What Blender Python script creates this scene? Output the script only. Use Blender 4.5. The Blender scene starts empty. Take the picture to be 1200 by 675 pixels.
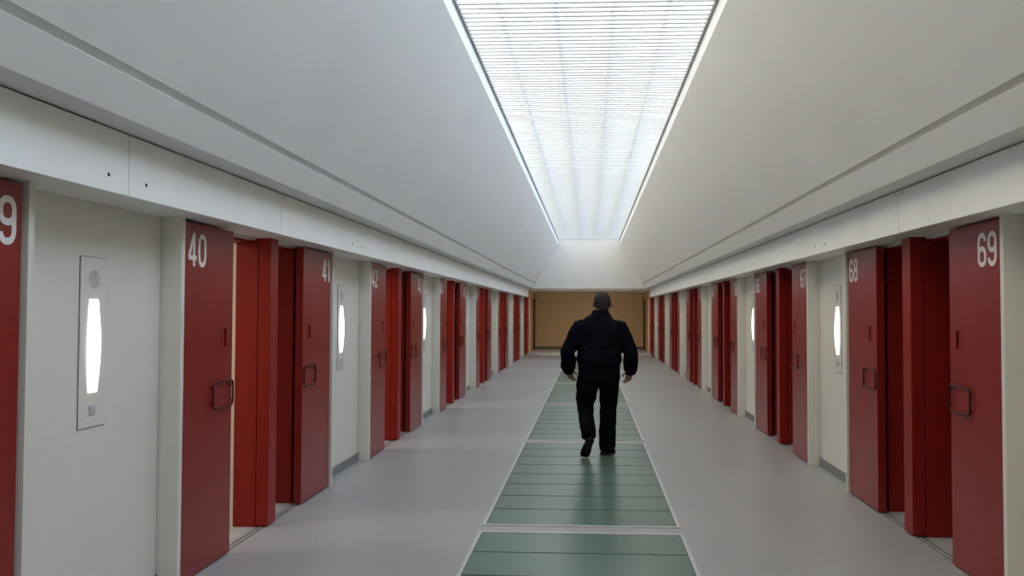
import bpy, bmesh, math, random
from mathutils import Vector, Matrix, Euler, noise

random.seed(4)
S = bpy.context.scene
SKY_BASE, SKY_FLANK, SKY_TOP = 0.66, 5.9, 3.1
C = S.collection

# ------------------------------------------------------------------ dimensions
CAM_H = 1.56
DOOR = 2.287         # half width to the face of the sliding leaves
ALC = 2.395         # half width to the back of the white recesses
LIN = 2.108          # half width to the face of the head panels
FAS = 1.953          # half width to the lower edge of the leaning cove face
FAT = 1.870          # half width to its upper edge and to the foot of the slope
SKY = 1.080          # half width of the skylight frame (outer)
GLZ = 1.056          # half width of the skylight glazing
Z_SOF = 2.095        # underside of the head panels
Z_COV = 2.388        # underside of the cove
Z_FAS = 2.538        # top of the cove face
Z_SLO = 2.580        # foot of the sloping ceiling
Z_SKY = 3.935
Y_NEAR = -4.0
Y_GAB = 28.55         # gable where the high ceiling stops
Y_END = 35.0
E0, P = 0.52, 4.0    # first door bay and the bay pitch
NB = 8               # bays per side (0.56 ... 28.52)
BAY = 2.79


# ------------------------------------------------------------------ materials
def mat(name, col, rough=0.5, spec=0.5, metal=0.0, bump=None, vary=None, emit=None, coat=0.0, coat_rough=0.1):
    m = bpy.data.materials.new(name)
    m.use_nodes = True
    nt = m.node_tree
    b = nt.nodes['Principled BSDF']
    b.inputs['Base Color'].default_value = (*col, 1)
    b.inputs['Roughness'].default_value = rough
    b.inputs['Specular IOR Level'].default_value = spec
    b.inputs['Metallic'].default_value = metal
    b.inputs['Coat Weight'].default_value = coat
    b.inputs['Coat Roughness'].default_value = coat_rough
    if emit:
        b.inputs['Emission Color'].default_value = (*emit[0], 1)
        b.inputs['Emission Strength'].default_value = emit[1]
    if vary or bump:
        tc = nt.nodes.new('ShaderNodeTexCoord')
    if vary:
        amount, scale, detail = vary
        n = nt.nodes.new('ShaderNodeTexNoise')
        n.inputs['Scale'].default_value = scale
        n.inputs['Detail'].default_value = detail
        r = nt.nodes.new('ShaderNodeValToRGB')
        r.color_ramp.elements[0].position = 0.3
        r.color_ramp.elements[1].position = 0.7
        r.color_ramp.elements[0].color = tuple(c * (1 - amount) for c in col) + (1,)
        r.color_ramp.elements[1].color = tuple(min(1, c * (1 + amount)) for c in col) + (1,)
        nt.links.new(tc.outputs['Object'], n.inputs['Vector'])
        nt.links.new(n.outputs['Fac'], r.inputs['Fac'])
        nt.links.new(r.outputs['Color'], b.inputs['Base Color'])
    if bump:
        strength, scale = bump
        n2 = nt.nodes.new('ShaderNodeTexNoise')
        n2.inputs['Scale'].default_value = scale
        n2.inputs['Detail'].default_value = 4
        bp = nt.nodes.new('ShaderNodeBump')
        bp.inputs['Strength'].default_value = strength
        bp.inputs['Distance'].default_value = 0.01
        nt.links.new(tc.outputs['Object'], n2.inputs['Vector'])
        nt.links.new(n2.outputs['Fac'], bp.inputs['Height'])
        nt.links.new(bp.outputs['Normal'], b.inputs['Normal'])
    return m


M = {}
M['plaster'] = mat('white plaster', (0.82, 0.82, 0.80), 0.55, 0.35, bump=(0.05, 60), vary=(0.02, 1.5, 3))
M['wall'] = mat('white gloss wall paint', (0.735, 0.708, 0.638), 0.32, 0.4, vary=(0.02, 1.2, 4), bump=(0.02, 25))
M['panel'] = mat('white lacquered panel', (0.86, 0.855, 0.83), 0.35, 0.4, vary=(0.03, 2.2, 5))
M['red'] = mat('dark red lacquer', (0.235, 0.012, 0.010), 0.30, 0.5, bump=(0.03, 90), vary=(0.05, 3, 2))
M['red_frame'] = mat('red frame lacquer', (0.26, 0.010, 0.006), 0.42, 0.32, vary=(0.04, 3, 2))
M['red_handle'] = mat('dark red handle lacquer', (0.065, 0.004, 0.0035), 0.45, 0.25)
M['slot'] = mat('black slot', (0.02, 0.004, 0.004), 0.6, 0.3)
M['number'] = mat('white numerals', (0.80, 0.76, 0.72), 0.45, 0.4)
M['floor'] = mat('grey resin floor', (0.345, 0.342, 0.342), 0.38, 0.4, vary=(0.03, 0.9, 4), bump=(0.02, 120))
M['cellfloor'] = mat('pale cell floor', (0.42, 0.41, 0.40), 0.5, 0.4, vary=(0.03, 2, 3))
M['base'] = mat('grey baseboard', (0.22, 0.225, 0.23), 0.5, 0.4, vary=(0.03, 4, 2))
M['beige'] = mat('tan wall paint', (0.42, 0.265, 0.12), 0.55, 0.3, vary=(0.03, 1.0, 3))
M['dark'] = mat('dark brown skirting', (0.09, 0.07, 0.055), 0.5, 0.3)
M['track'] = mat('steel track', (0.16, 0.16, 0.16), 0.35, 0.5, metal=0.6)
M['alu'] = mat('pale aluminium', (0.62, 0.60, 0.57), 0.4, 0.5, metal=0.2)
M['glass'] = mat('green frosted floor glass', (0.100, 0.172, 0.133), 0.29, 0.42, vary=(0.05, 1.3, 3), coat=0.08, coat_rough=0.22)
M['seal'] = mat('dark green glass joint', (0.05, 0.085, 0.07), 0.5, 0.3)
M['rail'] = mat('pale metal rail', (0.52, 0.53, 0.51), 0.4, 0.5, metal=0.1)
M['plate'] = mat('pale grey plate', (0.72, 0.70, 0.64), 0.24, 0.45, vary=(0.02, 6, 2))
M['grille'] = mat('grey grille', (0.52, 0.53, 0.54), 0.45, 0.4)
M['lamp'] = mat('lit white lamp cover', (0.9, 0.9, 0.88), 0.3, 0.4, emit=((1.0, 0.97, 0.90), 1.8))
M['hole'] = mat('black hole', (0.015, 0.015, 0.015), 0.8, 0.1)
M['seam'] = mat('dark seam', (0.10, 0.09, 0.08), 0.8, 0.1)
M['frame'] = mat('white skylight frame', (0.86, 0.87, 0.88), 0.4, 0.4)
M['framegrey'] = mat('grey skylight gasket', (0.42, 0.44, 0.45), 0.5, 0.3)
M['rib'] = mat('grey glazing rib', (0.60, 0.63, 0.65), 0.5, 0.3)
M['enddoor'] = mat('red lacquer darkened for shade', (0.05, 0.007, 0.006), 0.5, 0.2)  # shade of the unlit side openings put into the colour
M['purlin'] = mat('pale purlin', (0.74, 0.75, 0.76), 0.6, 0.3)
M['jacket'] = mat('navy jacket cloth', (0.0050, 0.0055, 0.0100), 0.95, 0.06, bump=(0.25, 140), vary=(0.15, 9, 4))
M['trousers'] = mat('black trouser cloth', (0.0040, 0.0041, 0.0054), 0.95, 0.06, bump=(0.25, 160), vary=(0.15, 9, 4))
M['ribcloth'] = mat('navy knit', (0.0030, 0.0034, 0.0060), 0.95, 0.05, bump=(0.3, 220))
M['patch'] = mat('grey shoulder tab', (0.055, 0.06, 0.075), 0.8, 0.15)
M['shoe'] = mat('black leather', (0.010, 0.010, 0.011), 0.4, 0.4, bump=(0.1, 80))
M['sole'] = mat('dark rubber sole', (0.024, 0.022, 0.023), 0.75, 0.2, bump=(0.4, 90))
M['skin'] = mat('skin', (0.30, 0.135, 0.085), 0.55, 0.35, bump=(0.05, 90), vary=(0.08, 12, 3))
M['hair'] = mat('short greying hair', (0.036, 0.031, 0.029), 0.85, 0.2, bump=(0.6, 220), vary=(0.4, 60, 4))
M['eye'] = mat('eye', (0.6, 0.58, 0.55), 0.2, 0.5)


def pane_material():
    m = bpy.data.materials.new('translucent ribbed glazing')
    m.use_nodes = True
    nt = m.node_tree
    nt.nodes.clear()
    out = nt.nodes.new('ShaderNodeOutputMaterial')
    tr = nt.nodes.new('ShaderNodeBsdfTranslucent')
    cl = nt.nodes.new('ShaderNodeBsdfTransparent')
    mx = nt.nodes.new('ShaderNodeMixShader')
    tc = nt.nodes.new('ShaderNodeTexCoord')
    n = nt.nodes.new('ShaderNodeTexNoise')
    n.inputs['Scale'].default_value = 0.6
    n.inputs['Detail'].default_value = 3
    r = nt.nodes.new('ShaderNodeValToRGB')
    r.color_ramp.elements[0].position = 0.3
    r.color_ramp.elements[0].color = (0.40, 0.408, 0.41, 1)
    r.color_ramp.elements[1].position = 0.7
    r.color_ramp.elements[1].color = (0.44, 0.447, 0.447, 1)
    nt.links.new(tc.outputs['Object'], n.inputs['Vector'])
    nt.links.new(n.outputs['Fac'], r.inputs['Fac'])
    nt.links.new(r.outputs['Color'], tr.inputs['Color'])
    cl.inputs['Color'].default_value = (0.93, 0.95, 0.95, 1)
    mx.inputs['Fac'].default_value = 0.44
    nt.links.new(tr.outputs[0], mx.inputs[1])
    nt.links.new(cl.outputs[0], mx.inputs[2])
    nt.links.new(mx.outputs[0], out.inputs['Surface'])
    return m


M['pane'] = pane_material()


# ------------------------------------------------------------------ mesh helpers
class MB:
    """collects boxes, quads and tubes, then links them as ONE mesh object"""

    def __init__(self):
        self.v, self.f = [], []

    def add(self, verts, faces):
        o = len(self.v)
        self.v += [tuple(p) for p in verts]
        self.f += [tuple(i + o for i in q) for q in faces]
        return self

    def box(self, x0, x1, y0, y1, z0, z1):
        x0, x1 = min(x0, x1), max(x0, x1)
        y0, y1 = min(y0, y1), max(y0, y1)
        z0, z1 = min(z0, z1), max(z0, z1)
        v = [(x0, y0, z0), (x1, y0, z0), (x1, y1, z0), (x0, y1, z0),
             (x0, y0, z1), (x1, y0, z1), (x1, y1, z1), (x0, y1, z1)]
        f = [(0, 3, 2, 1), (4, 5, 6, 7), (0, 1, 5, 4), (1, 2, 6, 5), (2, 3, 7, 6), (3, 0, 4, 7)]
        return self.add(v, f)

    def prism_y(self, poly, y0, y1):
        """a closed x-z outline carried along y"""
        n = len(poly)
        v = [(x, y0, z) for x, z in poly] + [(x, y1, z) for x, z in poly]
        f = [(i, (i + 1) % n, n + (i + 1) % n, n + i) for i in range(n)]
        f += [tuple(range(n - 1, -1, -1)), tuple(range(n, 2 * n))]
        return self.add(v, f)

    def tube(self, pts, rad, seg=14, side=(1, 0, 0), closed=False):
        """rings along a path; rad entries are r or (r_side, r_other)"""
        pts = [Vector(p) for p in pts]
        n = len(pts)
        side = Vector(side)
        vs = []
        for i, p in enumerate(pts):
            if closed:
                d = (pts[(i + 1) % n] - pts[i - 1]).normalized()
            else:
                d = (pts[min(i + 1, n - 1)] - pts[max(i - 1, 0)]).normalized()
            s = side - d * side.dot(d)
            if s.length < 1e-4:
                s = Vector((0, 1, 0)) - d * d.y
            s.normalize()
            u = d.cross(s)
            r = rad[i] if isinstance(rad, (list, tuple)) else rad
            ra, rb = r if isinstance(r, (list, tuple)) else (r, r)
            for k in range(seg):
                a = 2 * math.pi * k / seg
                vs.append(p + s * (ra * math.cos(a)) + u * (rb * math.sin(a)))
        f = []
        m = n if closed else n - 1
        for i in range(m):
            j = (i + 1) % n
            for k in range(seg):
                l = (k + 1) % seg
                f.append((i * seg + k, i * seg + l, j * seg + l, j * seg + k))
        if not closed:
            f.append(tuple(range(seg - 1, -1, -1)))
            f.append(tuple((n - 1) * seg + k for k in range(seg)))
        return self.add(vs, f)

    def ball(self, c, r, seg=16, rings=10, rot=None):
        c = Vector(c)
        rx, ry, rz = r if isinstance(r, (list, tuple)) else (r, r, r)
        vs = [Vector((0, 0, rz))]
        for i in range(1, rings):
            t = math.pi * i / rings
            for k in range(seg):
                a = 2 * math.pi * k / seg
                vs.append(Vector((rx * math.sin(t) * math.cos(a), ry * math.sin(t) * math.sin(a), rz * math.cos(t))))
        vs.append(Vector((0, 0, -rz)))
        if rot is not None:
            R = Euler(rot).to_matrix()
            vs = [R @ p for p in vs]
        f = [(0, 1 + k, 1 + (k + 1) % seg) for k in range(seg)]
        for i in range(rings - 2):
            for k in range(seg):
                l = (k + 1) % seg
                f.append((1 + i * seg + k, 1 + (i + 1) * seg + k, 1 + (i + 1) * seg + l, 1 + i * seg + l))
        o = 1 + (rings - 2) * seg
        last = len(vs) - 1
        f += [(o + k, last, o + (k + 1) % seg) for k in range(seg)]
        return self.add([p + c for p in vs], f)

    def mesh(self, name, smooth=False):
        me = bpy.data.meshes.new(name)
        me.from_pydata(self.v, [], self.f)
        bm = bmesh.new()
        bm.from_mesh(me)
        bmesh.ops.recalc_face_normals(bm, faces=bm.faces)
        bm.to_mesh(me)
        bm.free()
        if smooth:
            for p in me.polygons:
                p.use_smooth = True
        return me

    def build(self, name, material, parent=None, smooth=False, loc=None):
        return link(name, self.mesh(name, smooth), material, parent, loc)


def link(name, me, material=None, parent=None, loc=None):
    if material is not None and not me.materials:
        me.materials.append(material)
    o = bpy.data.objects.new(name, me)
    C.objects.link(o)
    if parent is not None:
        o.parent = parent
    if loc is not None:
        o.location = loc
    return o


def structure(o):
    o['kind'] = 'structure'
    return o


def thing(name, label, cat, loc, group=None):
    o = bpy.data.objects.new(name, None)
    o.empty_display_size = 0.1
    C.objects.link(o)
    o.location = loc
    o['label'] = label
    o['category'] = cat
    o['kind'] = 'thing'
    if group:
        o['group'] = group
    return o


def bevel(o, w=0.004, seg=2):
    b = o.modifiers.new('bevel', 'BEVEL')
    b.width = w
    b.segments = seg
    b.limit_method = 'ANGLE'
    return o


def remesh(mb, voxel, smooth_iter, wrinkle=None):
    """one continuous surface grown around everything collected in mb"""
    tmp = bpy.data.objects.new('tmp', mb.mesh('tmp'))
    C.objects.link(tmp)
    r = tmp.modifiers.new('r', 'REMESH')
    r.mode = 'VOXEL'
    r.voxel_size = voxel
    s = tmp.modifiers.new('s', 'SMOOTH')
    s.factor = 0.5
    s.iterations = smooth_iter
    dg = bpy.context.evaluated_depsgraph_get()
    me = bpy.data.meshes.new_from_object(tmp.evaluated_get(dg), depsgraph=dg)
    old = tmp.data
    bpy.data.objects.remove(tmp)
    bpy.data.meshes.remove(old)
    if wrinkle:
        amp, sx, sz, seed = wrinkle
        nor = [v.normal.copy() for v in me.vertices]
        for v, n in zip(me.vertices, nor):
            q = Vector((v.co.x * sx + seed, v.co.y * sx, v.co.z * sz))
            v.co += n * (amp * (noise.noise(q) + 0.5 * noise.noise(q * 2.1)))
    for p in me.polygons:
        p.use_smooth = True
    return me


# ------------------------------------------------------------------ floor
mb = MB()
mb.box(-2.4, 2.4, Y_NEAR - 0.2, Y_GAB + 0.5, -0.12, 0.0)
mb.box(-2.4, 2.4, Y_GAB + 0.5, Y_END + 0.2, -0.12, 0.0)
structure(mb.build('floor', M['floor']))
mb = MB()
for s in (-1, 1):
    mb.box(s * 2.4, s * 5.0, Y_NEAR - 0.2, Y_END + 0.2, -0.12, 0.0)
structure(mb.build('floor_cells', M['cellfloor']))

# ------------------------------------------------------------------ side walls
trim_n = [0]


def trim_name():
    trim_n[0] += 1
    return 'trim_%d' % trim_n[0]


for s, side in ((-1, 'left'), (1, 'right')):
    w = MB()
    b = MB()
    ends = []
    prev = Y_NEAR
    for k in range(NB):
        e = E0 + P * k
        # recess before this bay: back wall and the two returns with their white edge strips
        if e < 32:
            w.box(s * ALC, s * (ALC + 0.1), prev, e + 0.005, 0, Z_SOF + 0.02)
            w.box(s * (DOOR - 0.012), s * (ALC + 0.1), e + 0.012, e + 0.051, 0, Z_SOF)
            b.box(s * (ALC - 0.012), s * ALC, prev + (0.0 if k == 0 else 0.0), e + 0.01, 0, 0.085)
            w.box(s * (DOOR - 0.016), s * (ALC + 0.1), e + 2.737, e + 2.772, 0, Z_SOF)
            # backing of the door pockets, up to the red frames
            w.box(s * 2.40, s * 2.55, e + 0.045, e + 0.66, 0, Z_SOF)
            w.box(s * 2.40, s * 2.55, e + 2.13, e + 2.74, 0, Z_SOF)
            # the party wall behind the middle post and those beside the bay, and the back of the cells
            w.box(s * 2.545, s * 5.0, e + 1.36, e + 1.46, 0, 2.5)
            w.box(s * 2.525, s * 5.0, e - 0.62, e - 0.56, 0, 2.5)
            prev = e + 2.772
    w.box(s * 4.9, s * 5.0, Y_NEAR, Y_END, 0, 2.5)                    # far wall of the cells
    w.box(s * 2.50, s * 5.0, Y_NEAR, Y_END, 2.45, 2.55)              # ceiling of the cells
    w.box(s * 2.40, s * 2.55, Y_NEAR, Y_END, Z_SOF + 0.003, 2.45)            # wall over the doors
    structure(w.build('wall_' + side, M['wall']))
    structure(bevel(b.build('baseboard_' + side, M['base']), 0.003))

    # head panels over the doors with joints and screw holes
    t = MB()
    joints = [3.70 + 1.88 * i for i in range(-3, 14)]
    joints = [j for j in joints if Y_NEAR < j < 28.0]
    cuts = [Y_NEAR] + joints + [28.55]
    for a, c in zip(cuts[:-1], cuts[1:]):
        t.box(s * LIN, s * (LIN + 0.03), a + 0.003, c - 0.003, Z_SOF, Z_COV - 0.008)
        t.box(s * (LIN + 0.03), s * (ALC + 0.01), a + 0.0015, c - 0.0015, Z_SOF, Z_SOF + 0.02)
    to = structure(bevel(t.build(trim_name(), M['panel']), 0.002, 1))
    j = MB()
    j.box(s * (LIN + 0.012), s * (LIN + 0.04), Y_NEAR, 28.54, Z_SOF + 0.02, Z_COV - 0.001)
    j.build('joint_backing', M['seam'], to)
    h = MB()
    for i, y in enumerate(joints):
        zz = 2.170 if i % 2 == 1 else 2.36
        for dy in ((-0.16, 0.15) if i % 2 == 1 else (-0.07, 0.05)):
            r = 0.009 if i % 2 == 1 else 0.006
            h.tube([(s * (LIN - 0.0012), y + dy, zz), (s * (LIN + 0.01), y + dy, zz)], (r, r), 10, side=(0, 1, 0))
    h.build('screw_hole', M['hole'], to)

    # cove: a box running the length of the hall, with a shadow gap below the sloping ceiling
    t = MB()
    t.prism_y([(s * FAS, Z_COV), (s * 2.55, Z_COV), (s * 2.55, Z_FAS), (s * FAT, Z_FAS)], Y_NEAR, Y_GAB + 0.02)
    structure(bevel(t.build(trim_name(), M['plaster']), 0.002, 1))

    # corridor zone beyond the gable: tan wall above and between the last doors
    t = MB()
    t.box(s * (DOOR - 0.03), s * (ALC), 28.57, Y_END, Z_SOF, Z_COV)
    t.box(s * (DOOR - 0.014), s * 2.5, 31.32, 33.1, 0, Z_SOF)
    structure(t.build('wall_%s_passage' % side, M['beige']))

# sloping ceiling, roof over the near part, gable and the low ceiling of the far passage
t = MB()
for s in (-1, 1):
    nx, nz = (Z_SKY - Z_SLO), (FAT - SKY)
    L = math.hypot(nx, nz)
    nx, nz = nx / L * 0.08, nz / L * 0.08
    t.prism_y([(s * FAT, Z_SLO), (s * SKY, Z_SKY), (s * (SKY + nx), Z_SKY + nz), (s * (FAT + nx), Z_SLO + nz)], Y_NEAR, Y_GAB + 0.1)
    t.box(s * (FAT + 0.06), s * 2.6, Y_NEAR, Y_GAB + 0.1, Z_FAS - 0.01, Z_SLO + 0.12)
structure(t.build('ceiling', M['plaster']))
t = MB()
t.box(-2.5, 2.5, Y_GAB, Y_GAB + 0.15, Z_COV, Z_SKY + 0.3)
structure(t.build('wall_gable', M['plaster']))
t = MB()
t.box(-2.6, 2.6, Y_GAB + 0.15, Y_END + 0.2, Z_COV, Z_COV + 0.1)
structure(t.build('ceiling_passage', M['plaster']))
t = MB()
t.box(-2.9, 2.9, Y_END, Y_END + 0.12, 0, Z_COV)
t.box(-2.3, 2.3, Y_END - 0.05, Y_END, 2.10, Z_COV)
for x in (-1.5, 1.5):
    t.box(x - 0.35, x + 0.35, Y_END - 0.006, Y_END, 0.1, 2.09)
structure(bevel(t.build('wall_back', M['beige']), 0.004, 1))
t = MB()
t.box(-2.3, 2.3, Y_END - 0.02, Y_END, 0, 0.10)
structure(t.build('baseboard_back', M['dark']))
t = MB()
t.box(-5, 5, Y_NEAR - 0.15, Y_NEAR, 0, Z_SKY + 0.3)
structure(t.build('wall_front', M['plaster']))

# door slabs at the far passage ends, recess shade put into their dark red
for i, s in enumerate((-1, 1)):
    t = MB()
    t.box(s * (DOOR + 0.012), s * 2.36, 33.18, Y_END, 0.01, 2.05)
    d = structure(t.build('door_%d' % (i + 1), M['enddoor']))
    h = MB()
    h.box(s * (DOOR - 0.005), s * 2.36, 33.11, 33.18, 0, Z_SOF)
    h.box(s * (DOOR - 0.005), s * 2.36, 33.18, Y_END, 2.05, Z_SOF)
    h.build('door_frame', M['enddoor'], d)

# ------------------------------------------------------------------ skylight
SK0, SK1 = -2.0, Y_GAB
t = MB()
for s in (-1, 1):
    t.box(s * SKY, s * (SKY + 0.10), SK0 - 0.05, SK1 + 0.02, Z_SKY, Z_SKY + 0.22)
t.box(-SKY - 0.1, SKY + 0.1, Y_NEAR, SK0, Z_SKY, Z_SKY + 0.16)
win = structure(t.build('window_1', M['frame']))
t = MB()
for s in (-1, 1):
    t.box(s * GLZ, s * SKY, SK0, SK1, Z_SKY + 0.158, Z_SKY + 0.19)
t.build('gasket', M['framegrey'], win)
t = MB()
t.box(-SKY, SKY, SK0, SK1, Z_SKY + 0.19, Z_SKY + 0.191)
t.v = [(-SKY, SK0, Z_SKY + 0.19), (SKY, SK0, Z_SKY + 0.19), (SKY, SK1, Z_SKY + 0.19), (-SKY, SK1, Z_SKY + 0.19)]
t.f = [(0, 1, 2, 3)]
t.build('pane', M['pane'], win)
t = MB()
y = SK0 + 0.05
while y < SK1 - 0.02:
    t.box(-GLZ, GLZ, y, y + 0.019, Z_SKY + 0.1795, Z_SKY + 0.188)
    y += 0.104
t.build('glazing_rib', M['rib'], win)
t = MB()
for x in (-0.76, -0.26, 0.24, 0.72):
    t.box(x - 0.022, x + 0.022, SK0, SK1, Z_SKY + 0.28, Z_SKY + 0.31)
t.build('purlin', M['purlin'], win)

# ------------------------------------------------------------------ red door frames and tracks
for s in (-1, 1):
    for k in range(NB):
        e = E0 + P * k
        f = MB()
        f.box(s * DOOR, s * 2.376, e + 1.338, e + 1.487, 0.012, Z_SOF)            # middle post
        f.box(s * 2.381, s * (2.547 if s < 0 else 2.62), e + 1.342, e + 1.483, 0.0, Z_SOF)            # deep frame behind it
        f.box(s * 2.39, s * 2.56, e + 0.66, e + 0.71, 0.0, Z_SOF)              # frame behind the first leaf
        f.box(s * 2.39, s * 2.56, e + 2.08, e + 2.13, 0.0, Z_SOF)              # frame behind the second leaf
        for a, c in ((0.71, 1.342), (1.483, 2.08)):
            f.box(s * 2.43, s * 2.56, e + a, e + c, 2.058, Z_SOF + 0.002)       # red head
        fr = structure(bevel(f.build(trim_name(), M['red_frame']), 0.003, 1))
        g = MB()
        for a, c in ((0.68, 1.30), (1.52, 2.10)):
            g.box(s * 2.385, s * 2.428, e + a, e + c, 2.078, 2.095)
        g.build('top_track', M['alu'], fr)
        g = MB()
        for a, c in ((0.06, 1.338), (1.487, 2.70)):
            g.box(s * 2.315, s * 2.321, e + a, e + c, 0, 0.004)
            g.box(s * 2.350, s * 2.356, e + a, e + c, 0, 0.004)
        g.build('floor_track', M['track'], fr)


# ------------------------------------------------------------------ numbered sliding doors
def arc(cx, cy, rx, ry, a0, a1, n=18, sq=1.0):
    out = []
    for i in range(n + 1):
        a = math.radians(a0 + (a1 - a0) * i / n)
        c, d = math.cos(a), math.sin(a)
        out.append((cx + rx * math.copysign(abs(c) ** sq, c), cy + ry * math.copysign(abs(d) ** sq, d)))
    return out


SIX = [arc(0.5, 0.53, 0.37, 0.41, 0, 360, 28, 0.85), arc(0.5, 1.18, 0.37, 0.45, 14, 180, 16, 0.85) + [(0.13, 0.53)]]
DIGIT = {
    '0': [arc(0.5, 0.875, 0.37, 0.755, 0, 360, 32, 0.75)],
    '1': [[(0.62, 0.0), (0.62, 1.75)], [(0.60, 1.55), (0.44, 1.40), (0.20, 1.32)]],
    '2': [arc(0.5, 1.24, 0.36, 0.39, 175, -35, 18, 0.9) + [(0.20, 0.32), (0.14, 0.13)], [(0.08, 0.125), (0.92, 0.125)]],
    '3': [arc(0.47, 1.27, 0.34, 0.36, 165, -80, 18, 0.9), arc(0.47, 0.52, 0.39, 0.40, 85, -165, 20, 0.9)],
    '4': [[(0.68, 0.0), (0.68, 1.75)], [(0.64, 1.70), (0.14, 0.56), (0.12, 0.45)], [(0.04, 0.45), (0.98, 0.45)]],
    '5': [[(0.88, 1.625), (0.24, 1.625)], [(0.26, 1.66), (0.19, 0.86)], arc(0.48, 0.56, 0.38, 0.44, 140, -160, 20, 0.9)],
    '6': SIX,
    '7': [[(0.06, 1.625), (0.94, 1.625)], [(0.84, 1.60), (0.62, 1.10), (0.46, 0.55), (0.40, 0.0)]],
    '8': [arc(0.5, 1.29, 0.325, 0.34, 0, 360, 26, 0.9), arc(0.5, 0.51, 0.37, 0.39, 0, 360, 28, 0.9)],
    '9': [[(1 - x, 1.75 - y) for x, y in st] for st in SIX],
}


def numeral_mesh(txt):
    """condensed numerals drawn as flat painted strokes; x runs with the reading direction"""
    mb = MB()
    x0 = 0.0
    layer = 0
    t = 0.125
    for ch in txt:
        w = 0.80 if ch == '1' else 1.0
        for st in DIGIT[ch]:
            closed = (st[0][0] - st[-1][0]) ** 2 + (st[0][1] - st[-1][1]) ** 2 < 1e-6
            pts = [Vector((p[0], p[1], 0)) for p in st]
            n = len(pts)
            vs = []
            zo = 0.00025 * layer
            layer += 1
            for i in range(n):
                if closed:
                    d = pts[(i + 1) % (n - 1)] - pts[(i - 1) % (n - 1)]
                else:
                    d = pts[min(i + 1, n - 1)] - pts[max(i - 1, 0)]
                d.normalize()
                q = Vector((-d.y, d.x, 0)) * t
                for k in (pts[i] + q, pts[i] - q):
                    vs.append((x0 + k.x - (0.2 if ch == '1' else 0), k.y, zo))
            mb.add(vs, [(2 * i, 2 * i + 1, 2 * i + 3, 2 * i + 2) for i in range(n - 1)])
        x0 += w + 0.13
    return mb.mesh('door_number')


def leaf_mesh(s, y0, y1, ys):
    """leaf from y0 to y1 (local), with a recessed finger slot centred on ys; the face looks to -s"""
    xf, xb, xr = s * 0.0, s * 0.06, s * 0.032
    Y = [y0, ys - 0.02, ys + 0.02, y1]
    Z = [0.012, 1.339, 1.451, 2.081]
    v, f = [], []
    idx = {}
    for i, yy in enumerate(Y):
        for j, zz in enumerate(Z):
            idx[i, j] = len(v)
            v.append((xf, yy, zz))
    for i in range(3):
        for j in range(3):
            if (i, j) != (1, 1):
                f.append((idx[i, j], idx[i + 1, j], idx[i + 1, j + 1], idx[i, j + 1]))
    ring = [idx[1, 1], idx[2, 1], idx[2, 2], idx[1, 2]]
    rb = []
    for q in ring:
        rb.append(len(v))
        v.append((xr, v[q][1], v[q][2]))
    for a in range(4):
        c = (a + 1) % 4
        f.append((ring[a], ring[c], rb[c], rb[a]))
    f.append(tuple(rb))
    o = len(v)
    v += [(xb, Y[0], Z[0]), (xb, Y[3], Z[0]), (xb, Y[3], Z[3]), (xb, Y[0], Z[3])]
    f.append((o, o + 1, o + 2, o + 3))
    bot = [idx[i, 0] for i in range(4)]
    top = [idx[i, 3] for i in range(4)]
    near = [idx[0, j] for j in range(4)]
    far = [idx[3, j] for j in range(4)]
    f.append(tuple(bot) + (o + 1, o))
    f.append(tuple(top) + (o + 2, o + 3))
    f.append(tuple(near) + (o + 3, o))
    f.append(tuple(far) + (o + 2, o + 1))
    mb = MB()
    mb.add(v, f)
    return mb.mesh('leaf')


def handle_mesh(s, ya, yb):
    """rounded bar ring standing just off the leaf, with two short stubs"""
    za, zb, r, x = 0.956, 1.118, 0.03, -s * 0.013
    pts = []
    for (cy, cz, a0) in ((yb - r, zb - r, 0), (ya + r, zb - r, 90), (ya + r, za + r, 180), (yb - r, za + r, 270)):
        for q in range(5):
            a = math.radians(a0 + 22.5 * q)
            pts.append((x, cy + r * math.cos(a), cz + r * math.sin(a)))
    mb = MB()
    mb.tube(pts, 0.0065, 8, side=(1, 0, 0), closed=True)
    for yy in (ya, yb):
        for zz in (za + 0.03, zb - 0.03):
            mb.tube([(x, yy, zz), (0, yy, zz)], 0.006, 8, side=(0, 1, 0))
    return mb.mesh('handle', True)


LEAF = {}
for s in (-1, 1):
    # kind 0 is the leaf nearer the camera (it opens towards it), kind 1 the farther one
    for kind, (a, c) in enumerate(((0.056, 0.71), (2.02, 2.715))):
        wdt = c - a
        ys = (wdt - 0.102) if kind == 0 else 0.165
        hy = (wdt - 0.285, wdt - 0.008) if kind == 0 else (0.008, 0.285)
        lip = MB()
        lip.box(-s * 0.0, -s * 0.003, ys - 0.05, ys + 0.022, 1.332, 1.339)
        lip.box(-s * 0.0, -s * 0.003, ys - 0.05, ys + 0.022, 1.451, 1.458)
        lip.box(-s * 0.0, -s * 0.003, ys - 0.05, ys - 0.046, 1.332, 1.458)
        LEAF[s, kind] = (a, wdt, leaf_mesh(s, 0, wdt, ys), handle_mesh(s, *hy), lip.mesh('slot_lip'), ys)

slot_liner = {}
for s in (-1, 1):
    q = MB()
    q.box(s * 0.028, s * 0.0315, -0.019, 0.019, 1.340, 1.450)
    slot_liner[s] = q.mesh('finger_slot')

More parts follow.
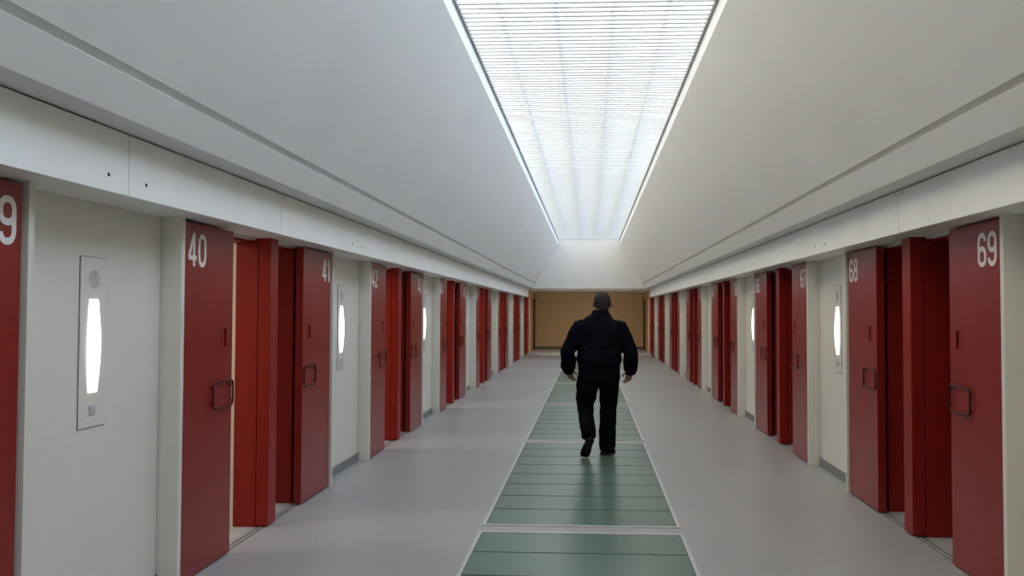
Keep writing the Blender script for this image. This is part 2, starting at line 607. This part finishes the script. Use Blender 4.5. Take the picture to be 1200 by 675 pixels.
for s in (-1, 1):
    for k in range(NB):
        e = E0 + P * k
        if s == 1 and k == 0:
            continue                                   # behind the camera's view
        for kind in (0, 1):
            if s == -1:
                num = 38 + 2 * k + kind
            else:
                num = 71 - 2 * k - kind
            if num == 38:
                continue
            a, wdt, leaf, handle, lip, ys = LEAF[s, kind]
            o = thing('sliding_door', 'red sliding cell door bearing the white number %d' % num, 'door',
                      (s * DOOR, e + a, 0), 'numbered red sliding cell doors')
            link('leaf', leaf, M['red'], o)
            link('handle', handle, M['red_handle'], o)
            link('slot_lip', lip, M['red'], o)
            ln = link('finger_slot', slot_liner[s], M['slot'], o)
            ln.location = (0, ys, 0)
            nm = numeral_mesh(str(num))
            xs = [v.co.x for v in nm.vertices]
            zs = [v.co.y for v in nm.vertices]
            x0, x1, z0, z1 = min(xs), max(xs), min(zs), max(zs)
            w, h = (0.224, 0.198)
            if '1' in str(num):
                w = 0.200
            y_a = 0.052 if kind == 0 else wdt - 0.031 - w
            for v in nm.vertices:
                tx = (v.co.x - x0) / (x1 - x0) * w
                tz = (v.co.y - z0) / (z1 - z0) * h
                yy = y_a + (tx if s == -1 else w - tx)
                v.co = (-s * (0.0010 + v.co.z), yy, 1.824 + tz)
            nm.update()
            n = link('door_number', nm, M['number'], o)
            n['label'] = 'white numeral %d' % num

# ------------------------------------------------------------------ wall lights in the white recesses
PL = MB()
PL.box(-0.006, 0.0, -0.105, 0.105, 0.996, 1.823)
pl_mesh = PL.mesh('back_plate')
LM = MB()
rows, seg = 14, 8
vs, fs = [], []
for i in range(rows + 1):
    t_ = i / rows * 2 - 1
    z = 1.390 + 0.227 * t_
    p = 0.006 + 0.020 * (1 - t_ * t_)
    hw = 0.036 + 0.010 * (1 - t_ * t_)
    for q in range(seg + 1):
        a = math.pi * q / seg
        vs.append((-0.008 - p * math.sin(a), hw * math.cos(a), z))
for i in range(rows):
    for q in range(seg):
        o = i * (seg + 1) + q
        fs.append((o, o + 1, o + seg + 2, o + seg + 1))
fs.append(tuple(range(seg + 1)))
fs.append(tuple(rows * (seg + 1) + q for q in range(seg, -1, -1)))
LM.add(vs, fs)
lm_mesh = LM.mesh('lamp_cover', False)
for p_ in lm_mesh.polygons:
    p_.use_smooth = len(p_.vertices) == 4
GR = MB()
for r_, n_ in ((0.0, 1), (0.014, 6), (0.028, 12), (0.040, 18)):
    for q in range(n_):
        a = 2 * math.pi * q / n_
        yy, zz = r_ * math.cos(a), 1.715 + r_ * math.sin(a)
        GR.tube([(-0.0095, yy, zz), (-0.004, yy, zz)], 0.0042, 8, side=(0, 1, 0))
gr_mesh = GR.mesh('speaker_grille')
BT = MB()
BT.box(-0.014, -0.008, -0.02, 0.02, 1.06, 1.10)
bt_mesh = BT.mesh('call_button')
RM = MB()
RM.box(-0.003, 0.0, -0.1075, 0.1075, 0.9925, 1.8255)
rm_mesh = RM.mesh('plate_rim')

for s in (-1, 1):
    for k in range(NB - 1):
        if s == 1 and k == 0:
            continue
        y = E0 + P * k + 3.379
        if s == -1:
            n0 = 39 + 2 * k
            lab = 'lit upright wall light in the white recess between doors %d and %d' % (n0, n0 + 1)
        else:
            n0 = 70 - 2 * k
            lab = 'lit upright wall light in the white recess between doors %d and %d' % (n0, n0 - 1)
        o = thing('wall_light', lab, 'wall light', (s * ALC, y, 0), 'lit wall lights in the white recesses')
        if s == -1:
            o.rotation_euler = (0, 0, math.pi)
        link('plate_rim', rm_mesh, M['seam'], o)
        link('back_plate', pl_mesh, M['plate'], o)
        link('lamp_cover', lm_mesh, M['lamp'], o)
        link('speaker_grille', gr_mesh, M['grille'], o)
        link('call_button', bt_mesh, M['grille'], o)

# ------------------------------------------------------------------ green glass strip let into the floor
GX0, GX1 = -0.734, 0.683
GC = (GX0 + GX1) / 2
names = ['green frosted glass floor section beside doors 40 and 69, its lower end cut off',
         'green frosted glass floor section on which the walking man sets his feet',
         'green frosted glass floor section ahead of the walking man, between doors 43 and 66',
         'green frosted glass floor section between doors 45 and 64',
         'green frosted glass floor section between doors 47 and 62',
         'green frosted glass floor section between doors 49 and 60']
for k in range(6):
    y0 = 2.0 + 4.0 * k
    y1 = y0 + 3.83
    o = thing('glass_floor_light', names[k], 'glass floor', (GC, y0, 0), 'green glass floor sections')
    hw = (GX1 - GX0) / 2
    Lk = y1 - y0
    t = MB()
    t.box(-hw - 0.012, -hw + 0.012, 0, Lk, 0.0, 0.007)
    t.box(hw - 0.012, hw + 0.012, 0, Lk, 0.0, 0.007)
    t.box(-hw + 0.012, hw - 0.012, 0, 0.028, 0.0, 0.007)
    t.box(-hw + 0.012, hw - 0.012, Lk - 0.028, Lk, 0.0, 0.007)
    t.build('frame', M['rail'], o)
    t = MB()
    t.box(-hw + 0.012, hw - 0.012, 0.028, Lk - 0.028, 0.0, 0.002)
    t.build('joint_bed', M['seal'], o)
    pitch = (Lk - 0.056) / 8
    t = MB()
    t.box(-hw + 0.018, hw - 0.018, 0.010, pitch - 0.010, 0.0005, 0.005)
    pm = t.mesh('glass_pane')
    for q in range(8):
        g = link('glass_pane', pm, M['glass'], o)
        g.location = (0, 0.028 + pitch * q, 0)

# ------------------------------------------------------------------ the walking man
PX, PY = 0.142, 9.03
man = thing('person', 'man in navy jacket and black trousers walking away along the glass floor', 'person', (PX, PY, 0.0055))


def hand(mb, wrist, down, curl, thumb):
    """palm, four bent fingers and a thumb; down = towards the fingertips, curl = the way the fingers close,
    thumb = roughly the side the thumb leaves from"""
    W = Vector(wrist)
    d = Vector(down).normalized()
    n = Vector(curl)
    n = (n - d * n.dot(d)).normalized()
    o = d.cross(n)
    if o.dot(Vector(thumb)) < 0:
        o = -o                                        # o points across the knuckles to the thumb side
    mb.tube([W - d * 0.06, W, W + d * 0.035, W + d * 0.070, W + d * 0.092],
            [(0.028, 0.022), (0.028, 0.021), (0.038, 0.017), (0.042, 0.015), (0.040, 0.012)], 16, side=o)
    lens = (0.076, 0.086, 0.080, 0.062)               # index first
    for i in range(4):
        k = 1.5 - i
        b = W + d * (0.088 - 0.005 * abs(i - 1.2)) + o * (0.0222 * k)
        spread = o * (0.07 * k)
        ln = lens[i]
        c1 = (d * 0.95 + n * (0.22 + 0.08 * i) + spread).normalized()
        c2 = (d * 0.72 + n * (0.66 + 0.06 * i) + spread * 0.7).normalized()
        c3 = (d * 0.45 + n * 0.90 + spread * 0.4).normalized()
        p1 = b + c1 * (ln * 0.50)
        p2 = p1 + c2 * (ln * 0.32)
        p3 = p2 + c3 * (ln * 0.24)
        mb.tube([b - d * 0.025, b, p1, p2, p3, p3 + c3 * 0.004], [0.0085, 0.0092, 0.0083, 0.0076, 0.0066, 0.003], 12, side=o)
    tb = W + d * 0.022 + o * 0.026 + n * 0.004
    td = (d * 0.66 + o * 0.62 + n * 0.40).normalized()
    t1 = tb + td * 0.046
    t2 = t1 + (d * 0.86 + o * 0.20 + n * 0.45).normalized() * 0.033
    mb.tube([tb - td * 0.022, tb, t1, t2, t2 + d * 0.005], [0.013, 0.0135, 0.0105, 0.0088, 0.004], 12, side=n)


# joint positions (local: x across, y the way he walks, z up)
HD = Vector((0.034, 0.045, 1.652))
HS = 1.08                                             # size of the head                    # centre of the head
SH = {-1: Vector((-0.220, 0.0, 1.385)), 1: Vector((0.228, 0.0, 1.38))}
EL = {-1: Vector((-0.345, -0.045, 1.12)), 1: Vector((0.345, -0.03, 1.11))}
WR = {-1: Vector((-0.338, 0.06, 0.895)), 1: Vector((0.345, 0.05, 0.885))}
HIP = {-1: Vector((-0.115, 0, 0.88)), 1: Vector((0.105, 0, 0.88))}
KN = {-1: Vector((-0.150, 0.03, 0.50)), 1: Vector((0.100, 0.03, 0.50))}
AN = {-1: Vector((-0.118, -0.315, 0.262)), 1: Vector((0.092, -0.015, 0.095))}

b = MB()
b.tube([(0, 0, 0.82), (0, 0, 0.95), (0, 0, 1.1), (0, 0.005, 1.28), (0, 0, 1.40), (0.005, 0, 1.47), (0.012, 0.008, 1.53), (0.026, 0.028, 1.62)],
       [(0.15, 0.10), (0.17, 0.12), (0.16, 0.11), (0.18, 0.12), (0.18, 0.10), (0.10, 0.08), (0.070, 0.070), (0.066, 0.070)], 20)
hd = MB()
# head: cranium, jaw, face
hd.ball(HD + Vector((0, -0.008, 0.022)), (0.083, 0.100, 0.094), 24, 16)
hd.ball(HD + Vector((0, 0.030, -0.045)), (0.066, 0.072, 0.076), 20, 14)
hd.ball(HD + Vector((0, 0.060, -0.092)), (0.032, 0.030, 0.024), 14, 10)
hd.ball(HD + Vector((0, 0.080, 0.022)), (0.055, 0.016, 0.014), 14, 10)
hd.tube([HD + Vector((0, 0.088, 0.015)), HD + Vector((0, 0.112, -0.022)), HD + Vector((0, 0.104, -0.034))], [0.009, 0.015, 0.011], 10)
hd.ball(HD + Vector((0, 0.096, -0.060)), (0.024, 0.010, 0.007), 12, 8)
hd.ball(HD + Vector((0, 0.094, -0.072)), (0.021, 0.010, 0.007), 12, 8)
for q in (-1, 1):
    hd.ball(HD + Vector((q * 0.036, 0.066, -0.012)), (0.022, 0.020, 0.018), 12, 8)
    hd.ball(HD + Vector((q * 0.090, -0.004, -0.012)), (0.012, 0.025, 0.034), 14, 10, rot=(0.15, q * 0.25, -q * 0.45))
b.add([HD + (Vector(p) - HD) * HS for p in hd.v], hd.f)
for q in (-1, 1):
    b.tube([(q * 0.10, 0, 1.41), SH[q], SH[q].lerp(EL[q], 0.5), EL[q], EL[q].lerp(WR[q], 0.35), WR[q]],
           [0.06, 0.058, 0.050, 0.042, 0.042, 0.028], 14)
    b.tube([HIP[q] + Vector((0, 0, 0.06)), HIP[q], HIP[q].lerp(KN[q], 0.5), KN[q], KN[q].lerp(AN[q], 0.35), AN[q]],
           [0.085, 0.085, 0.075, 0.058, 0.060, 0.040], 14)
    fwd = Vector((0.30, 0.9, -0.25)) if q == 1 else Vector((-0.15, 0.62, -0.80))
    b.tube([AN[q], AN[q] + fwd.normalized() * 0.08 + Vector((0, 0, -0.025))], [0.036, 0.030], 10)
hand(b, WR[-1] + Vector((0.006, 0.006, 0.035)), (0.16, 0.22, -1), (0.45, 0.9, 0), (1, 0.2, 0))
hand(b, WR[1] + Vector((-0.004, 0.006, 0.025)), (-0.20, 0.18, -1), (-0.45, 0.9, 0), (-1, 0.2, 0))
body = link('body', remesh(b, 0.0036, 2), M['skin'], man)

for q in (-1, 1):
    e = MB()
    e.ball(HD + Vector((q * 0.034, 0.076, -0.004)) * HS, 0.0130, 14, 10)
    eo = e.build('eye', M['eye'], man, True)
    e = MB()
    e.ball(HD + Vector((q * 0.034, 0.0862, -0.004)) * HS, 0.0066, 12, 8)
    e.build('iris', M['hair'], eo, True)

# hair: a close-cropped cap that leaves the face, the ears and the nape free
h = MB()
h.ball(HD + Vector((0, -0.012, 0.022)), (0.0885, 0.104, 0.1005), 40, 28)
h.ball(HD + Vector((0, -0.040, -0.030)), (0.0700, 0.0660, 0.058), 30, 20)
h.v = [tuple(HD + (Vector(p) - HD) * HS) for p in h.v]
hm = remesh(h, 0.005, 2, (0.0022, 60, 60, 3))
bm = bmesh.new()
bm.from_mesh(hm)
kill = []
for f in bm.faces:
    c = (f.calc_center_median() - HD) / HS
    hairline = 0.075 + 0.35 * max(0, c.y - 0.03) if c.y > 0.025 else -0.02 + (c.y - 0.025) * 0.75
    if c.y > 0.025 and c.z < 0.062:
        kill.append(f)
    elif c.y <= 0.025 and c.z < max(-0.070, -0.02 + (c.y - 0.025) * 0.9):
        kill.append(f)
bmesh.ops.delete(bm, geom=kill, context='FACES')
bm.to_mesh(hm)
bm.free()
ho = link('hair', hm, M['hair'], man)
ho['label'] = 'close-cropped greying dark hair'

# jacket: blouson with full sleeves and a turned collar
j = MB()
j.tube([(0, 0.0, 0.945), (0, 0.0, 0.99), (0, -0.005, 1.06), (0, 0.0, 1.15), (0, 0.0, 1.27), (0.002, -0.004, 1.36), (0.004, -0.006, 1.43), (0.006, -0.004, 1.475), (0.010, 0.0, 1.515)],
       [(0.222, 0.150), (0.238, 0.165), (0.246, 0.172), (0.240, 0.165), (0.244, 0.158), (0.258, 0.150), (0.238, 0.128), (0.170, 0.105), (0.125, 0.090)], 28)
for q in (-1, 1):
    m1 = SH[q].lerp(EL[q], 0.35)
    m2 = SH[q].lerp(EL[q], 0.7)
    f1 = EL[q].lerp(WR[q], 0.35)
    f2 = EL[q].lerp(WR[q], 0.68)
    f3 = EL[q].lerp(WR[q], 0.90)
    j.tube([(q * 0.12, 0, 1.41), SH[q], m1, m2, EL[q], f1, f2, f3],
           [(0.07, 0.08), (0.092, 0.092), (0.090, 0.094), (0.083, 0.090), (0.080, 0.086), (0.084, 0.084), (0.084, 0.083), (0.070, 0.070)], 20)
jk = link('jacket', remesh(j, 0.0085, 5, (0.0075, 7, 13, 2.0)), M['jacket'], man)
jk['label'] = 'navy blouson jacket'
# knitted cuffs and waistband, collar and shoulder tabs belong to the jacket
for q in (-1, 1):
    c = MB()
    a0 = EL[q].lerp(WR[q], 0.86)
    a1 = EL[q].lerp(WR[q], 1.04)
    c.tube([a0, a0.lerp(a1, 0.5), a1], [(0.060, 0.058), (0.062, 0.060), (0.054, 0.052)], 20)
    link('cuff', remesh(c, 0.006, 2, (0.002, 30, 60, 5)), M['ribcloth'], jk)
c = MB()
c.tube([(0, 0, 0.915), (0, 0, 0.95), (0, 0, 0.985)], [(0.228, 0.156), (0.232, 0.160), (0.228, 0.158)], 28)
link('waistband', remesh(c, 0.008, 3, (0.002, 20, 30, 8)), M['ribcloth'], jk)
c = MB()
cc = Vector((0.014, 0.014, 1.538))
ringv = []
for (dz, ra, rb, dy) in ((-0.055, 0.140, 0.106, -0.004), (-0.025, 0.120, 0.097, -0.002), (0.010, 0.101, 0.088, 0.0), (0.045, 0.082, 0.080, 0.004),
                         (0.047, 0.075, 0.074, 0.004), (0.012, 0.080, 0.076, 0.0), (-0.045, 0.085, 0.078, 0.0)):
    ringv.append((dz, ra, rb, dy))
n = 32
vs, fs = [], []
for (dz, ra, rb, dy) in ringv:
    for q in range(n):
        a = 2 * math.pi * q / n
        front = max(0, math.sin(a))
        vs.append(cc + Vector((ra * math.cos(a), rb * math.sin(a) + dy, dz - 0.02 * front)))
m_ = len(ringv)
for i in range(m_):
    i2 = (i + 1) % m_
    for q in range(n):
        q2 = (q + 1) % n
        fs.append((i * n + q, i * n + q2, i2 * n + q2, i2 * n + q))
c.add(vs, fs)
co = c.build('collar', M['jacket'], jk, True)
ss = co.modifiers.new('sub', 'SUBSURF')
ss.levels = ss.render_levels = 1
for q in (-1, 1):
    c = MB()
    p0 = Vector((q * 0.280, -0.012, 1.436))
    p1 = Vector((q * 0.195, -0.004, 1.478))
    c.tube([p0, p0.lerp(p1, 0.5) + Vector((0, 0, 0.006)), p1], [(0.028, 0.005), (0.027, 0.005), (0.022, 0.005)], 10, side=(0, 1, 0))
    tb = c.build('shoulder_tab', M['patch'], jk, True)
    tb['label'] = 'grey shoulder tab'

# trousers
t = MB()
t.tube([(0, 0, 0.99), (0, 0, 0.95), (0, -0.005, 0.88), (-0.004, -0.008, 0.80), (-0.006, 0, 0.74)],
       [(0.215, 0.145), (0.224, 0.152), (0.236, 0.168), (0.225, 0.155), (0.16, 0.10)], 24)
L_, R_ = -1, 1
t.tube([HIP[L_], (-0.130, 0.005, 0.76), (-0.146, 0.02, 0.62), KN[L_] + Vector((-0.004, 0.0, 0.04)), KN[L_] + Vector((0.006, -0.06, -0.05)), KN[L_].lerp(AN[L_], 0.6) + Vector((0, 0, -0.01)), AN[L_] + Vector((0.0, 0.0, 0.02)), AN[L_] + Vector((0.006, -0.035, -0.02))],
       [(0.120, 0.135), (0.122, 0.13), (0.112, 0.115), (0.096, 0.098), (0.086, 0.090), (0.083, 0.088), (0.082, 0.082), (0.079, 0.076)], 20)
t.tube([HIP[R_], (0.108, 0.005, 0.74), (0.102, 0.02, 0.60), KN[R_], (0.096, 0.012, 0.36), (0.090, -0.004, 0.22), (0.088, -0.012, 0.11), (0.084, -0.018, 0.045)],
       [(0.120, 0.135), (0.110, 0.128), (0.100, 0.112), (0.094, 0.100), (0.092, 0.098), (0.096, 0.098), (0.092, 0.094), (0.080, 0.088)], 20)
tr = link('trousers', remesh(t, 0.008, 5, (0.007, 8, 14, 6.0)), M['trousers'], man)
tr['label'] = 'black trousers'


def shoe(xform):
    """upper and sole; local y is the way the toe points, heel at y = -0.075, sole bottom at z = 0"""
    prof = [(-0.085, 0.020, 0.030, 0.052), (-0.078, 0.031, 0.046, 0.072), (-0.05, 0.036, 0.050, 0.090), (0.0, 0.037, 0.050, 0.098),
            (0.05, 0.040, 0.042, 0.080), (0.10, 0.047, 0.034, 0.058), (0.15, 0.049, 0.028, 0.048), (0.185, 0.041, 0.024, 0.042), (0.205, 0.022, 0.018, 0.034)]
    up, so = MB(), MB()
    n = 18
    vs, fs = [], []
    for (y, hw, _, top) in prof:
        for q in range(n):
            a = 2 * math.pi * q / n
            ca, sa = math.cos(a), math.sin(a)
            x = hw * math.copysign(abs(ca) ** 0.75, ca)
            z = 0.018 + (top - 0.018) * (0.5 + 0.5 * math.copysign(abs(sa) ** 0.85, sa))
            vs.append(xform @ Vector((x * (1 - 0.25 * max(0, sa)), y, z)))
    for i in range(len(prof) - 1):
        for q in range(n):
            q2 = (q + 1) % n
            fs.append((i * n + q, i * n + q2, (i + 1) * n + q2, (i + 1) * n + q))
    fs.append(tuple(range(n - 1, -1, -1)))
    fs.append(tuple((len(prof) - 1) * n + q for q in range(n)))
    up.add(vs, fs)
    # sole: outline extruded, with a heel block and a waist
    out = [(-(hw + 0.004), y) for (y, hw, _, _) in prof] + [(hw + 0.004, y) for (y, hw, _, _) in reversed(prof)]
    k = len(out)
    vs = []
    for zt in (0, 1):
        for (x, y) in out:
            low = 0.0 if (y < -0.015 or y > 0.055) else 0.010
            vs.append(xform @ Vector((x, y, 0.024 if zt else low)))
    half = k // 2
    fs = [(i, (i + 1) % k, k + (i + 1) % k, k + i) for i in range(k)]
    for i in range(half - 1):
        fs.append((i, i + 1, k - 2 - i, k - 1 - i))
        fs.append((k + i, k + i + 1, k + k - 2 - i, k + k - 1 - i))
    so.add(vs, fs)
    u = up.build('shoe', M['shoe'], man, True)
    so.build('sole', M['sole'], u)
    return u


shoe(Matrix.Translation((0.070, 0.005, 0.0)) @ Matrix.Rotation(math.radians(-24), 4, 'Z'))
# trailing foot: up on the ball of the toes, heel lifted towards the camera
Rm = Matrix.Rotation(math.radians(10), 4, 'Z') @ Matrix.Rotation(math.radians(12), 4, 'Y') @ Matrix.Rotation(math.radians(-50), 4, 'X')
toe = Rm @ Vector((0, 0.19, 0.0))
shoe(Matrix.Translation(Vector((-0.162, -0.225, 0.017)) - toe) @ Rm)

# ------------------------------------------------------------------ light
w = bpy.data.worlds.new('sky')
S.world = w
w.use_nodes = True
nt = w.node_tree
bg = nt.nodes['Background']


def node(kind, **kw):
    n = nt.nodes.new(kind)
    for k_, v_ in kw.items():
        setattr(n, k_, v_)
    return n


tc = node('ShaderNodeTexCoord')
sep = node('ShaderNodeSeparateXYZ')
mr = node('ShaderNodeMapRange')
mr.inputs['From Min'].default_value = -0.8
mr.inputs['From Max'].default_value = 0.8
rp = node('ShaderNodeValToRGB')
rp.color_ramp.elements[0].position = 0.0
rp.color_ramp.elements[0].color = (0.92, 0.75, 0.46, 1)
rp.color_ramp.elements[1].position = 1.0
rp.color_ramp.elements[1].color = (0.78, 1.0, 1.36, 1)
mid = rp.color_ramp.elements.new(0.5)
mid.color = (0.95, 0.97, 0.97, 1)
nt.links.new(tc.outputs['Generated'], sep.inputs[0])
nt.links.new(sep.outputs['X'], mr.inputs['Value'])
nt.links.new(mr.outputs[0], rp.inputs['Fac'])
nt.links.new(rp.outputs['Color'], bg.inputs['Color'])
# sky strength shaped to brighten the slopes: high on flanks and overhead, low lengthwise
ab = node('ShaderNodeMath', operation='ABSOLUTE')
nt.links.new(sep.outputs['X'], ab.inputs[0])
m1 = node('ShaderNodeMath', operation='MULTIPLY_ADD')
nt.links.new(ab.outputs[0], m1.inputs[0])
m1.inputs[1].default_value = SKY_FLANK
m1.inputs[2].default_value = SKY_BASE
z2 = node('ShaderNodeMath', operation='MULTIPLY')
nt.links.new(sep.outputs['Z'], z2.inputs[0])
nt.links.new(sep.outputs['Z'], z2.inputs[1])
m2 = node('ShaderNodeMath', operation='MULTIPLY_ADD')
nt.links.new(z2.outputs[0], m2.inputs[0])
m2.inputs[1].default_value = SKY_TOP
nt.links.new(m1.outputs[0], m2.inputs[2])
nt.links.new(m2.outputs[0], bg.inputs['Strength'])


def cell_lamp(s, y, power, col):
    l = bpy.data.lights.new('cell lamp', 'AREA')
    l.shape = 'RECTANGLE'
    l.size, l.size_y = 0.5, 0.3
    l.energy = power
    l.color = col
    o = bpy.data.objects.new('cell_lamp', l)
    C.objects.link(o)
    o.location = (s * 3.8, y, 2.40)
    return o


l = bpy.data.lights.new('passage fill light', 'AREA')  # added light without a fixture, brightens the tan wall behind the gable
l.shape = 'RECTANGLE'
l.size, l.size_y = 3.2, 0.3
l.spread = math.radians(120)
l.energy = 52
l.color = (1.0, 0.93, 0.82)
o = bpy.data.objects.new('passage_fill', l)
C.objects.link(o)
o.location = (0, Y_GAB + 0.7, Z_COV - 0.12)
o.rotation_euler = (math.radians(52), 0, 0)

for k in range(NB - 1):
    e = E0 + P * k
    cell_lamp(-1, e + 0.55, 22, (1.0, 0.86, 0.70))
    cell_lamp(-1, e + 2.2, 9, (1.0, 0.86, 0.70))

# ------------------------------------------------------------------ camera
F_PX, YAW, PITCH, ROLL = 958.9, 0.0476, 0.0296, 0.0025
cam = bpy.data.cameras.new('camera')
co = bpy.data.objects.new('camera', cam)
C.objects.link(co)
cam.sensor_width = 36.0
cam.lens = F_PX / 1200.0 * 36.0
cam.shift_x = -45.8 / 1200.0
cam.clip_start = 0.05
cam.clip_end = 200
Rc = Matrix.Rotation(YAW, 4, 'Z') @ Matrix.Rotation(math.pi / 2 + PITCH, 4, 'X') @ Matrix.Rotation(ROLL, 4, 'Z')
co.matrix_world = Matrix.Translation((0.04, 0, CAM_H)) @ Rc
S.camera = co

S.view_settings.view_transform = 'Standard'
S.view_settings.look = 'None'
S.view_settings.exposure = 0.0
S.view_settings.gamma = 1.0
S.view_settings.use_curve_mapping = False
S.cycles.use_denoising = True
S.cycles.max_bounces = 10
S.cycles.diffuse_bounces = 6
S.cycles.transmission_bounces = 6
S.cycles.transparent_max_bounces = 8
S.cycles.sample_clamp_indirect = 6
